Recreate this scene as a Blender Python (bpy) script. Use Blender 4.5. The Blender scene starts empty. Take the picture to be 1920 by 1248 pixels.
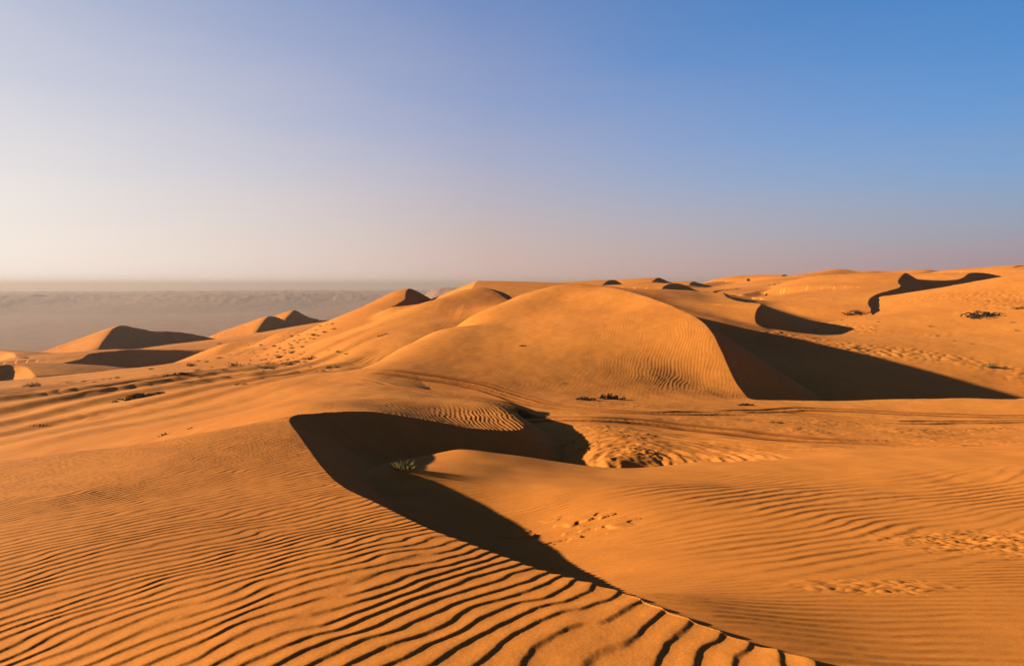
import math, numpy as np
# ---------------------------------------------------------------- camera
FPX = 1371.0                       # focal length in pixels of a 1920 px wide frame
HZ = 530.0                         # image row of the horizon
PITCH = math.atan((624.0-HZ)/FPX)
CP, SP = math.cos(PITCH), math.sin(PITCH)
SUN_EL, SUN_AZ = math.radians(14.7), math.radians(2.0)   # sun stands to the left, a little ahead
SUN = np.array([-math.cos(SUN_EL)*math.cos(SUN_AZ), math.cos(SUN_EL)*math.sin(SUN_AZ), math.sin(SUN_EL)])

def ray(px, py):
    x = (px-960.0)/FPX; d = (py-624.0)/FPX
    y = CP - d*SP; z = -SP - d*CP
    return np.array([x/y, 1.0, z/y])
def at(px, py, Y):
    return ray(px, py)*Y
def pix(p):
    x, y, z = p[0], p[1], p[2]
    f = y*CP - z*SP; u = y*SP + z*CP
    return 960+FPX*x/f, 624-FPX*u/f

# ---------------------------------------------------------------- small tools
class TPS:
    def __init__(self, pts, lam=0.0):
        P = np.array(pts, float); self.c = P[:, :2]; n = len(P)
        self.s = 10.0
        c = self.c/self.s
        r2 = ((c[:, None]-c[None])**2).sum(-1)
        K = 0.5*r2*np.log(r2+1e-12) + lam*np.eye(n)
        A = np.zeros((n+3, n+3)); A[:n, :n] = K; A[:n, n] = 1; A[:n, n+1:] = c; A[n, :n] = 1; A[n+1:, :n] = c.T
        b = np.zeros(n+3); b[:n] = P[:, 2]
        self.w = np.linalg.solve(A, b)
    def __call__(self, x, y):
        sh = x.shape; x = (x/self.s).ravel(); y = (y/self.s).ravel(); out = np.empty(len(x)); c = self.c/self.s; n = len(c)
        for i in range(0, len(x), 60000):
            a = x[i:i+60000]; b = y[i:i+60000]
            r2 = (a[:, None]-c[:, 0])**2 + (b[:, None]-c[:, 1])**2
            out[i:i+60000] = (0.5*r2*np.log(r2+1e-12)) @ self.w[:n] + self.w[n] + self.w[n+1]*a + self.w[n+2]*b
        return out.reshape(sh)

def catmull(P, k=6):
    P = np.array(P, float); Q = np.vstack([2*P[0]-P[1], P, 2*P[-1]-P[-2]]); out = []
    for i in range(1, len(Q)-2):
        p0, p1, p2, p3 = Q[i-1:i+3]
        d1 = (p2-p0)/2; d2 = (p3-p1)/2
        L = np.linalg.norm(p2[:2]-p1[:2])
        for m, d in ((0, d1), (1, d2)):
            l = np.linalg.norm(d[:2])
            if l > L*1.2: d *= L*1.2/l
        for t in np.arange(k)/k:
            h = t*t*t; s = t*t
            out.append((2*h-3*s+1)*p1 + (h-2*s+t)*d1 + (-2*h+3*s)*p2 + (h-s)*d2)
    out.append(P[-1]); return np.array(out)

def sdist(C, x, y):
    """signed distance to a crest line (positive to the right of its direction) and the crest height there"""
    sh = x.shape; x = x.ravel(); y = y.ravel(); D = np.empty(len(x)); Z = np.empty(len(x)); T = np.empty(len(x))
    a = C[:-1]; v = C[1:]-C[:-1]; L2 = (v[:, :2]**2).sum(1)+1e-12; L = np.sqrt(L2)
    for i in range(0, len(x), 60000):
        dx = x[i:i+60000, None]-a[:, 0]; dy = y[i:i+60000, None]-a[:, 1]
        t0 = (dx*v[:, 0]+dy*v[:, 1])/L2; t = np.clip(t0, 0, 1)
        ex = dx-t*v[:, 0]; ey = dy-t*v[:, 1]
        d2 = ex*ex+ey*ey; j = d2.argmin(1); r = np.arange(len(j))
        cr = (dx*v[:, 1]-dy*v[:, 0])[r, j]/L[j]
        D[i:i+60000] = np.sqrt(d2[r, j])*np.where(cr >= 0, 1, -1)
        Z[i:i+60000] = a[j, 2]+t[r, j]*v[j, 2]
        tt = t0[r, j]; T[i:i+60000] = np.where((j == 0) & (tt < 0), tt*L[j], np.where((j == len(a)-1) & (tt > 1), 1+(tt-1)*L[j], (j+t[r, j])/len(a)))   # beyond an end: metres past it
    return D.reshape(sh), Z.reshape(sh), T.reshape(sh)

_rng = np.random.RandomState(5)
_PERM = _rng.permutation(512).astype(np.int32); _PERM = np.concatenate([_PERM]*3)
_G = np.stack([np.cos(_rng.rand(512)*2*np.pi), np.sin(_rng.rand(512)*2*np.pi)], 1).astype(np.float32)
_ga = _rng.rand(512)*2*np.pi; _G = np.stack([np.cos(_ga), np.sin(_ga)], 1).astype(np.float32)
def noise(x, y, seed=0):
    """gradient noise, about -0.7..0.7"""
    x = x.astype(np.float32)+np.float32(17.31*seed+1000); y = y.astype(np.float32)+np.float32(9.77*seed+1000)
    xi = np.floor(x); yi = np.floor(y); fx = x-xi; fy = y-yi
    xi = xi.astype(np.int32) & 511; yi = yi.astype(np.int32) & 511; x1 = (xi+1) & 511; y1 = (yi+1) & 511
    u = fx*fx*fx*(fx*(fx*6-15)+10); v = fy*fy*fy*(fy*(fy*6-15)+10)
    def g(a, b, dx, dy):
        h = _PERM[_PERM[a]+b]; return _G[h, 0]*dx+_G[h, 1]*dy
    n00 = g(xi, yi, fx, fy); n10 = g(x1, yi, fx-1, fy); n01 = g(xi, y1, fx, fy-1); n11 = g(x1, y1, fx-1, fy-1)
    a = n00+u*(n10-n00); b = n01+u*(n11-n01)
    return a+v*(b-a)
def fbm(x, y, seed=0, octv=4, gain=0.5):
    o = 0; a = 1; f = 1
    for i in range(octv):
        o = o+a*noise(x*f, y*f, seed+i*3); a *= gain; f *= 2.03
    return o
def sstep(a, b, t):
    t = np.clip((t-a)/(b-a), 0, 1); return t*t*(3-2*t)
def smax(a, b, k):
    h = np.clip(0.5+0.5*(a-b)/k, 0, 1); return b+(a-b)*h+k*h*(1-h)
def smin(a, b, k): return -smax(-a, -b, k)
def P(lst): return [at(*t) for t in lst]

# ---------------------------------------------------------------- foreground crest, running from behind the camera round the hollow
CREST_PX = [(1400,1205,3.85),(1255,1150,4.3),(1160,1110,4.75),(1080,1087,5.1),(1000,1065,5.5),(880,1020,6.4),(800,990,7.2),(720,950,8.3),
 (640,910,9.8),(600,870,11.6),(575,835,13.2),(550,800,15.2),(543,787,16.3),(558,779,17.4),(600,774,18.8),(660,771,20.5),(720,773,21.4),
 (780,784,22.1),(840,796,22.7),(900,804,23.2),(950,806,23.6),(976,803,24),(983,794,24.8),(981,785,26)]
CREST = catmull([np.array([6.5,-9,-2.0]), np.array([4,-4,-1.86]), np.array([2.7,0.4,-1.80]), at(1540,1248,3.5)]+P(CREST_PX)+[np.array([.3,28.5,-5.2])], 5)

# shadow edge on the floor of the hollow -> floor heights
def shadow_floor(edge, C=None, sub=slice(15,75,3), Lm=9, dl=.05):
    out = []
    E = np.array(edge, float)
    for p in (CREST if C is None else C)[sub]:
        prev = None
        for L in np.arange(dl, Lm, dl):
            q = p - SUN*L/math.cos(SUN_EL)
            if q[1] < .5: break
            u, v = pix(q)
            if u < E[0, 0] or u > E[-1, 0]: prev = None; continue
            s = v-np.interp(u, E[:, 0], E[:, 1])
            if prev is not None and prev > 0 >= s or prev is not None and prev < 0 <= s:
                out.append(q); break
            prev = s
    return out
FG_EDGE = [(765,880),(850,915),(945,965),(1020,1015),(1090,1068),(1160,1105),(1250,1150)]

TUFT = at(757, 880, 13.4)
def PY(lst): return P(lst)
BIG_CREST = catmull(P([(1408,749.5,46.6),(1400,742,47.3),(1378,712,49.6),(1352,655,52.3),(1335,622,54.3),(1310,598,57.3),(1250,569,64),(1180,546.5,73),(1130,537,80)])+[np.array([11.5,95,-1.6])], 6)
BIG_EDGE = [(1345,609),(1500,631),(1700,682),(1920,749)]
# ---- floor of the hollow, the track plain and everything on the right (also runs on below the other surfaces)
FLOOR = TPS(shadow_floor(FG_EDGE) + [np.array([35.5,50.7,-8.06])] + P([
 (1600,1200,4.17),(1900,1200,4.3),(1350,1190,4.02),(1450,1225,3.8),(1500,1100,5.5),(1900,1100,5.6),(1300,1100,5.6),(1200,1050,7.15),(1500,1000,8.3),(1900,1000,8.35),(1150,960,10.3),(1500,920,12.3),(1900,920,12.4),
 (1050,920,12.2),(1500,872,16),(1900,850,17.9),(1250,880,16),(1100,885,15.6),(860,873,14.6),(960,880,15),(860,842,17.3),(960,853,17.5),(1100,873,17.6),(1300,868,18),(1600,850,18.5),(1920,836,19.4),
 (900,846,17.4),(1030,863,17.6),
 (1160,868,21.2),(1150,820,24.8),(1300,850,22.6),(1300,815,26.8),(1500,838,23.4),(1500,800,29.5),(1900,800,31),(1900,826,24.5),(1700,836,24.2),
 (1050,790,28.5),(1150,765,36),(1400,765,40),(1700,770,40),(1900,768,40),(1000,765,36),
 (1300,747,45),(1400,749,46),(1500,752,47),(1650,750,48),(1780,749,49),(1915,750,50),(2100,750,50),
 (900,728,44),(800,712,46),(1100,740,44)]) + [
 np.array([-1.9,16.2,-3.98]), np.array([-2.3,16.8,-4.07]), np.array([-1.75,17.4,-4.12]), np.array([-2.7,17.2,-4.33]), np.array([1.0,21.5,-6.1]), np.array([-1.5,20.5,-5.8]), np.array([3.5,20.8,-5.6]), np.array([-3.5,17.5,-4.5]), np.array([-2.6,14,-3.65]), np.array([-3.2,12.6,-3.55]),
 np.array([-2.0,10,-3.3]), np.array([3,1,-1.88]), np.array([6,0,-2.0]), np.array([8,-6,-2.1]), np.array([12,2,-1.8]), np.array([-1,6,-2.9]),
 np.array([-6,24,-6.5]), np.array([-10,14,-6.5]), np.array([-6,5,-4]), np.array([-8,-5,-4]), np.array([14,5,-1.9]), np.array([20,18,-4.0]), np.array([-8,32,-7]), np.array([-20,30,-9])]
 + [np.array([x, 56.0, -10.3]) for x in (14, 22, 30, 38, 46)]
 + P([(1450,690,68),(1600,690,69),(1800,690,70),(1920,690,70),(1400,640,80),(1500,640,81),(1700,640,83),(1920,640,83),(1920,600,95),(1600,600,108),(1350,603,88),(1300,580,100),(1230,553,113),
 (1920,517,125),(1840,532,125),(1760,547,125),(1680,566,122),(1640,577,120),(1590,592,117),(1545,603,113),(1505,624,98),(2100,500,125)])
 + [np.array([x, 62.0, -9.4]) for x in (16, 26, 36)], 0.0)
# ---- windward side of the foreground dune, its apron behind the hollow and the slopes on the left
OUTER = TPS([p for p in CREST[::2]] + P([
 (0,1240,4.3),(0,1050,6.6),(0,950,9.4),(0,900,11.9),(0,868,14.2),(150,848,14.5),(280,830,14.8),(420,807,15),(500,793,16),(500,1240,3.75),(1000,1240,3.65),(250,1100,5.5),(500,1000,7.2),(500,880,11.2),(250,930,9.6),(700,1050,5.75),(900,1130,4.6),
 (-300,1100,6.2),(-300,940,11),(-300,900,13.5),
 (700,748,27),(700,722,35.5),(700,700,46),(560,762,23),(560,742,33),(850,772,26),(850,748,31),(920,774,26.3),(960,780,25.8),(640,716,44),(560,725,42),(900,745,34),(960,755,33),(500,762,33),(480,748,40)])
 + [np.array([-2.5,0,-1.95]), np.array([0,0,-1.72]), np.array([-8,0,-2.8]), np.array([-3,-6,-2.0]), np.array([-10,-8,-3]), np.array([2,-6,-1.85]), np.array([-20,0,-5.5]), np.array([-20,10,-6]), np.array([9,-12,-2.2])]
 + P([(0,845,31),(100,828,31),(300,797,32),(420,778,32),(0,790,45),(200,760,47),(400,745,44),(0,745,62),(200,720,70),(340,705,80),(450,690,78),(560,705,56),(620,698,50),(0,715,95),(100,705,100),(250,690,105),(380,672,105),(480,650,110),
 (420,650,150),(480,643,172),(540,630,182),(450,646,165),(600,614,185),(500,657,125),(560,632,160),(520,640,205),(580,622,215),(640,605,190),(520,625,140),(0,672,180),(130,660,215),(250,652,215),(400,640,215),(430,634,250),(600,605,240),(560,650,95),(600,680,72),(500,668,95),
 (-300,760,50),(-300,700,120),(-300,670,200)])
 + [np.array([-7.7,19.5,-4.35]), np.array([-11,18.5,-5.0]), np.array([-15,20,-6.0]), np.array([-60,20,-14]), np.array([-83,140,-19.5]), np.array([-68,142,-18.3]), np.array([-92,130,-20]), np.array([-58,146,-15.5]), np.array([-105,150,-23]), np.array([-90,165,-23])]
 + [np.array([x, 40.0, -9.0]) for x in (4, 10, 20, 35)] + [np.array([10,70,-13]), np.array([40,70,-16]), np.array([0,100,-16]), np.array([40,110,-16]), np.array([4,33,-7.0]), np.array([0.9,27.5,-5.7])], 0.0)

# ---- big dune
BIG = TPS([p for p in BIG_CREST[::3]] + P([
 (680,690,52),(740,659,59),(800,631,66),(875,598,75),(950,567,82),(1015,547,86),(1080,533.5,87),
 (720,698,47),(800,708,46),(900,725,44.5),(1000,742,43.5),(1100,752,43),(1250,756,43),(1350,753,44.5)])
 + [np.array(q) for q in ((-4.5,50,-5.75),(0,50,-5.85),(8,50,-6.2),(13,50.3,-6.5),(-2,58,-4.65),(5,58,-4.05),(11,58,-3.3),(0,67,-3.7),(5,67,-2.95),(10,67,-2.3),(5,76,-1.7))]
 + [np.array([-13,60,-8.5]), np.array([-9,70,-7.5]), np.array([-4,84,-6]), np.array([3,95,-5]), np.array([-16,48,-8.5]), np.array([-12,40,-8.5]), np.array([0,35,-9]), np.array([10,36,-9.3]), np.array([18,40,-9.5]),
    np.array([12,107,-6]), np.array([22,95,-4])])
# ---- second dune behind it and the one with the dark notch
SEC_CREST = catmull(P([(962,568,92.9),(948,559,96.1),(932,548,100.4),(918,541,104.8)])+[np.array([-2.2,108,-1.4])], 6)
SECOND = TPS([p for p in SEC_CREST[::3]] + P([(735,576,104),(755,573.5,104),(778,572,103),(800,570,101.5),(700,604,99),(720,588,101),(905,538.5,105.8),(880,541,104.8),(850,549,101.5),(800,566,95),(740,598,86.4),(680,632,75.2),(620,668,68),(590,685,63.9),(700,690,59.7),(760,640,68),(850,590,86.4),(900,570,91.8),(650,690,57.7),(560,690,63.9),(960,575,86.4)])
 + [np.array([-17,112,-6.5]), np.array([-9,118,-6]), np.array([-27,106,-9]), np.array([-32,92,-10]), np.array([-30,70,-11]), np.array([10,110,-5]), np.array([8,80,-8]), np.array([-20,48,-9.5])])
NOTCH_CREST = catmull(P([(741,573,108),(752,566,111),(760,560,115),(761,549,120),(768,541.5,124),(782,546,126),(800,556,128),(822,568,129)]), 6)
NOTCH = TPS([p for p in NOTCH_CREST[::3]] + P([(735,549,124),(700,566,121),(680,576,119),(650,588,116),(620,600,112),(590,618,106),(560,638,100),(530,655,95),(600,660,85),(680,620,95),(720,590,103),(640,640,90),(560,668,84)])
 + [np.array([-35,128,-10]), np.array([-28,138,-9]), np.array([-15,140,-6]), np.array([-50,115,-15]), np.array([-40,90,-13]), np.array([-8,128,-5]), np.array([-10,105,-5.2]), np.array([-48,100,-14])])

# ---- simpler dunes: crest line, windward fall, depth below which they end
class Ridge:
    def __init__(self, px, fall=0.22, drop=8.0, rnd=6.0, k=5, slip=0.62):
        self.C = catmull(P(px), k); self.fall, self.drop, self.rnd, self.slip = fall, drop, rnd, slip
        lo = self.C[:, :2].min(0)-drop/min(fall, .3)-rnd-6; hi = self.C[:, :2].max(0)+drop/min(fall, .3)+rnd+6
        self.box = (lo[0], hi[0], lo[1], hi[1])
    def __call__(self, x, y):
        z = np.full(x.shape, -1e3); b = self.box
        m = (x > b[0]) & (x < b[1]) & (y > b[2]) & (y < b[3])
        if m.any():
            d, zc, t = sdist(self.C, x[m], y[m]); r = self.rnd
            w = -d
            win = zc-self.fall*(np.sqrt(np.maximum(w, 0)**2+r*r)-r)-0.012*np.maximum(w-15, 0)**2
            win = win-.33*np.maximum(np.maximum(-t, t-1), 0)
            z[m] = np.where(d > 0, zc-self.slip*d, win)
        return z
RIDGES = [
 # small hazy pair on the left and the S shaped ones in front of the plain
 ('twin', Ridge([(462,634,238),(478,625,243),(494,604,250),(504,593,255),(516,593,257),(534,600,262)], .34, 11, 2)),
 ('twin', Ridge([(533,604,268),(538,595,272),(545,588,276),(553,581,280),(568,589,284),(585,596,288),(602,598,292),(640,600,300)], .34, 10, 2)),
 ('peak', Ridge([(187,651,200),(192,641,206),(202,629,213),(210,619,218),(214,615,221),(230,609.5,226),(250,614,228),(265,616,230),(288,620.5,233),(320,621,236),(355,625,240),(400,634,246)], .36, 9, 1.5)),
 ('scurve', Ridge([(62,706,128),(82,700,132),(100,690,137),(122,681,142),(153,673,147),(166,664,152),(185,660,155),(215,657,158),(240,654.5,160),(300,654.5,166),(360,655,170),(420,654,172)], .10, 6, 8)),
 ('mound', Ridge([(-90,660,170),(-40,655,172),(0,656.5,170),(18,660,166),(28,665,158),(32,676,150)], .18, 6, 3)),
 ('lowdune', Ridge([(-60,695,112),(-10,686,116),(25,683,118),(50,689,116),(66,705,110)], .16, 4, 5)),
 # right hand far dunes
 ('scarf', Ridge([(1452,624,88),(1432,614,89.5),(1419,606,92),(1416,592,95),(1420,579,98),(1427,570,101),(1412,567.5,106),(1396,566.5,110),(1376,562,115),(1362,556,121),(1357,549,128)], .06, 5, 12)),
 ('sweep', Ridge([(1633,578,117),(1628,568,121),(1633,558,126),(1650,549,132),(1688,537,140),(1684,528,147),(1690,518,153),(1699,511.5,158),(1708,517,160),(1718,522,161),(1745,524,163),(1778,525,166),(1802,521,170),(1814,513,174),(1825,510,177),(1850,511.5,179),(1878,517,180)], .05, 7, 14)),
 ('soft', Ridge([(1392,551,150),(1450,541,165),(1520,533,180),(1600,527,190)], .05, 4, 12, 5, .24)),
 ('soft', Ridge([(1490,534,200),(1560,523,206),(1625,516,212),(1680,514,216)], .05, 4, 14, 5, .24)),
 ('soft', Ridge([(1560,560,128),(1610,549,140),(1665,543,150)], .05, 3, 8, 5, .24)),
 ('capA', Ridge([(1895,505,215),(1900,501,218),(1912,498,222),(1945,496,225),(1990,500,228)], .06, 6, 10)),
 ('capB', Ridge([(1464,519,245),(1468,516,250),(1472,514.5,254),(1480,518,256),(1488,523,257)], .05, 6, 12)),
 ('capC', Ridge([(1128,536,150),(1136,529,156),(1144,525,160),(1152,524.5,162),(1160,528,164),(1170,535,165)], .08, 5, 6)),
 ('capD', Ridge([(1228,524,215),(1236,521,220),(1245,524,222),(1262,531,223)], .05, 6, 6)),
 ('capE', Ridge([(1245,537,140),(1253,533,144),(1262,531,147),(1275,532,149),(1286,535,150),(1298,541,150)], .05, 4, 10)),
 ('capF', Ridge([(1295,531,225),(1302,527.5,232),(1312,531,236),(1345,536,240)], .05, 5, 10)),
 ('capG', Ridge([(998,545,170),(1008,539,176),(1018,536,180),(1026,541,182)], .08, 6, 4)),
 ('capG', Ridge([(930,557,160),(955,554,165),(985,550,168),(1010,546,170)], .05, 4, 4)),
]
# gentle far slopes on the right (smooth hills under the ridges)
HILLS = TPS(P([(1190,549,118),(1240,544,128),(1300,548,128),(1340,566,112),(1400,585,100),(1330,590,97),(1450,556,150),(1500,562,140),(1560,560,140),(1600,552,146),(1560,585,128),(1480,585,120),(1400,540,185),(1340,535,215),(1400,526,240),(1440,520,250),
 (1500,522,225),(1560,513,250),(1600,508,255),(1640,505,258),(1655,510,255),(1560,530,185),(1640,525,175),(1480,535,195),(1720,513,235),(1790,507,245),(1860,503,240),(1760,518,205),(1840,508,215),(1920,507,205),(1920,500,240),(2050,500,230),
 (1240,530,190),(1180,540,170),(1120,540,160),(1300,537,190),(1000,552,165),(1060,548,165)])
 + [np.array([x, 330.0, -9.0]) for x in (-40, 20, 80, 150, 230)] + [np.array([-30,180,-12]), np.array([-25,250,-14]), np.array([10,80,-9]), np.array([40,90,-9]), np.array([70,100,-9]), np.array([75,135,-7.5]), np.array([95,140,-6]), np.array([80,149,-7]), np.array([90,151,-7]), np.array([100,156,-6.5]), np.array([112,166,-5]), np.array([68,138,-7.5]), np.array([60,130,-7]), np.array([0,110,-8]), np.array([-20,110,-9.5])])

def height(x, y, full=True):
    """height of the sand without ripples, and which dune it belongs to"""
    r = np.hypot(x, y)
    rid = np.zeros(x.shape, np.int8)
    far = r > 420
    n = ~far
    X, Y = x[n], y[n]
    F = FLOOR(X, Y)
    F = F-.4*np.maximum(0, -6-X)
    R = np.hypot(X, Y)
    # floor only rules near; right-hand far country takes over beyond
    hl = HILLS(X, Y)-.35*np.maximum(0, .02*Y-X)-.04*np.maximum(0, .02*Y-X)**2-np.maximum(0, X-.75*Y)*.1-.6*np.maximum(0, 92-Y); wf = sstep(127, 150, Y)
    F = np.where(Y < 120, F, F*(1-wf)+np.minimum(F, -8)*wf)
    O = OUTER(X, Y)
    O = O - sstep(6, 40, X)*np.maximum(0, X-6)*.25
    d, zc, t = sdist(CREST, X, Y)
    d = np.where((Y > 31) | (X < -6.5), -np.abs(d), d)
    S = np.where(d > 0, zc-0.62*d, zc+0.8*np.abs(d)+.0)
    W = np.where(d > 0, np.minimum(O, S), O)
    near = (R < 60) & (Y > -40)
    z = np.where(d > 0, smax(F, W, 0.05), smax(F-.02, W, .02))
    idd = np.where(W > F, 1, 0).astype(np.int8)
    def add(v, k, i):
        nonlocal z
        zz = smax(z, v, k); idd[v > z] = i; z = zz
    add(hl, .6, 2)
    for T_, C_, box, i in ((BIG, BIG_CREST, (-19, 28, 36, 112), 3), (SECOND, SEC_CREST, (-36, 14, 46, 122), 4), (NOTCH, NOTCH_CREST, (-52, -4, 80, 142), 5)):
        m = (X > box[0]) & (X < box[1]) & (Y > box[2]) & (Y < box[3])
        v = np.full(X.shape, -1e3)
        xx, yy = X[m], Y[m]
        w = T_(xx, yy)
        e = np.minimum.reduce([xx-box[0], box[1]-xx, yy-box[2], box[3]-yy]); w = w-np.maximum(0, 4-e)**2*.25
        d2, zc2, _ = sdist(C_, xx, yy)
        v[m] = np.where(d2 > 0, np.minimum(w, zc2-.62*d2), w)
        add(v, .4, i)
    for k, (nm, rg) in enumerate(RIDGES):
        add(rg(X, Y), .3, 6+k)
    # outward the high ground breaks down to the plain
    az = np.arctan2(X, Y)
    e0 = 300; f = sstep(e0, 420, R)
    z = z*(1-f)+(-60)*f
    zz = np.empty(x.shape); zz[n] = z; rid[n] = idd
    xf, yf = x[far], y[far]; R = r[far]
    zf = -60-20*sstep(420, 800, R)
    zz[far] = zf
    return zz, rid

QUAL = 1.0                                             # mesh spacing, 1 = full detail
SAND_A, SAND_B = (.200, .0610, .0098, 1), (.256, .0860, .0145, 1)
PLAIN_A, PLAIN_B = (.108, .050, .032, 1), (.140, .068, .043, 1)  # far plain: greyer and darker than the dune sand
HAZE_D, HAZE_G, HAZE_COL = .00028, .25, (.218, .178, .181, 1)
SKY_AIR, SKY_DUST, SKY_OZ, SKY_STR, SKY_TINT = 1.0, .6, 2.0, .05, (.125, .335, .53)
VEIL_T0, VEIL_T1, VEIL_P, VEIL_MAX = .13, .30, 1.5, .97
SKY_F1, SKY_F2 = 1.2, -1.5
VEIL_RAMP = [(0, (.43, .28, .325)), (1, (1.06, .94, .84)), (.5, (.69, .475, .42))]
SUN_STR, SUN_COL, EXPO = 5.0, (1, .90, .63), 2.57

# ================================================================ fine relief
def cross_ripple(x, y, nx, ny, lam, seed, bend=1.0, defect=1.5, lee=0.27, hooks=0.0, floor_=.35):
    """wind ripples: crests run across (nx, ny), the steep side looks along it; returns height 0..1 with forked and broken crests"""
    u = x*nx+y*ny; v = -x*ny+y*nx
    ph = u/lam
    ph = ph + bend*(0.9*noise(u/(9*lam), v/(14*lam), seed)*2.2 + 0.5*noise(u/(4*lam), v/(6*lam), seed+1))
    if hooks: ph = ph+hooks*np.tanh(7*noise(u/(4.5*lam), v/(4.2*lam), seed+7))*.5
    a = noise(u/(3.2*lam), v/(7*lam), seed+2)*defect*1.6; b = noise(u/(3.2*lam), v/(7*lam), seed+3)*defect*1.6
    re = 1+a; im = b
    ph = ph+np.arctan2(im, re)/(2*np.pi)
    ph = ph+0.12*noise(u/(1.3*lam), v/(1.5*lam), seed+4)+0.05*noise(u/(.5*lam), v/(.6*lam), seed+5)
    ph = ph+.20*noise(u/(2.3*lam), v/(2.8*lam), seed+6)
    amp = np.clip(floor_+np.hypot(re, im)*.8, 0, 1)
    t = ph-np.floor(ph); c = 1-lee
    s = np.where(t < c, (t/c), 0)
    h = np.where(t < c, .12*s+.88*np.sin(np.pi/2*s**1.25)**1.6, 0.5+0.5*np.cos(np.pi*np.clip((t-c)/lee, 0, 1)))
    return h*amp

def line_dist(L, x, y, reach):
    """distance to a polyline (only filled inside its neighbourhood)"""
    L = np.asarray(L, float)
    D = np.full(x.shape, 99.0); E = np.zeros(x.shape); lo = L.min(0)-reach; hi = L.max(0)+reach
    m = (x > lo[0]) & (x < hi[0]) & (y > lo[1]) & (y < hi[1])
    if m.any():
        C = np.column_stack([L, np.zeros(len(L))])
        d, _, t = sdist(C, x[m], y[m]); D[m] = d; E[m] = sstep(0, .12, t)*sstep(1, .88, t)
    return D, E

# coarse copy of the ground used to find where a line of sight meets it
_az = np.radians(np.linspace(-42, 42, 330)); _rr = np.exp(np.linspace(math.log(1.5), math.log(400), 520))
_R, _A = np.meshgrid(_rr, _az, indexing='ij')
def par_height(x, y):
    from concurrent.futures import ThreadPoolExecutor
    sh = x.shape; n = max(1, sh[0]//40); cuts = np.array_split(np.arange(sh[0]), n)
    with ThreadPoolExecutor(4) as ex: res = list(ex.map(lambda c: height(x[c], y[c]), cuts))
    return np.concatenate([r[0] for r in res]), np.concatenate([r[1] for r in res])
_Z, _I = par_height(_R*np.sin(_A), _R*np.cos(_A))
def ground(x, y):
    fi = np.clip((math.log(max(math.hypot(x, y), 1.6))-math.log(1.5))/(math.log(400)-math.log(1.5))*519, 0, 518.99)
    fj = np.clip((math.atan2(x, y)-_az[0])/(_az[-1]-_az[0])*329, 0, 328.99)
    i, j = int(fi), int(fj); a, b = fi-i, fj-j
    return (_Z[i, j]*(1-a)+_Z[i+1, j]*a)*(1-b)+(_Z[i, j+1]*(1-a)+_Z[i+1, j+1]*a)*b
def hit(px, py, ymin=2.0):
    d = ray(px, py); az = math.atan2(d[0], 1.0); k = math.hypot(d[0], 1.0)
    last = ymin
    for Y in np.exp(np.linspace(math.log(ymin), math.log(330), 900)):
        p = d*Y
        if ground(p[0], p[1]) >= p[2]:
            lo, hi = last, Y
            for _ in range(12):
                m = (lo+hi)/2; p = d*m
                if ground(p[0], p[1]) >= p[2]: hi = m
                else: lo = m
            return d*hi
        last = Y
    return None
def trace(pts):
    out = [hit(*p) for p in pts]; return np.array([o[:2] for o in out if o is not None])
def smooth_line(L, k=5):
    return catmull(np.column_stack([L, np.zeros(len(L))]), k)[:, :2]

TRACKS = [smooth_line(np.array(t, float)) for t in (
 [(-9.3,47.1),(-7.7,46.6),(-6.1,46.1),(-4.3,45.5),(-2.6,44.7),(-1.3,43.4),(0,41.2),(1.1,38.6),(2.1,36.6),(3.5,34.8),(4.9,33.9),(7.2,34),(9.7,35.2),(13.2,36.6)],
 [(-10.5,44.9),(-8.2,42.3),(-5.1,36),(-3.4,33.6),(-2.2,32.2),(-.8,31.1),(.5,30.3),(1.7,29.6),(3.2,28.9),(5,29.1),(6,28.9),(7.4,28.4),(8.9,27.5),(9.8,26.6),(10.8,25.8),(12.4,25.4),(15,25.2)])] + [smooth_line(trace(t)) for t in (
 [(1440,774),(1500,777),(1580,783),(1640,789),(1700,793),(1780,792),(1920,790),(2050,790)],
 [(1330,772),(1500,768),(1700,776),(1920,781),(2050,783)])]
ARC = hit(1195, 866); PIT = hit(1130, 845)
CH1 = hit(1870, 1020); CH2 = hit(1640, 1098); CRUST = hit(1065, 995)

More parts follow.
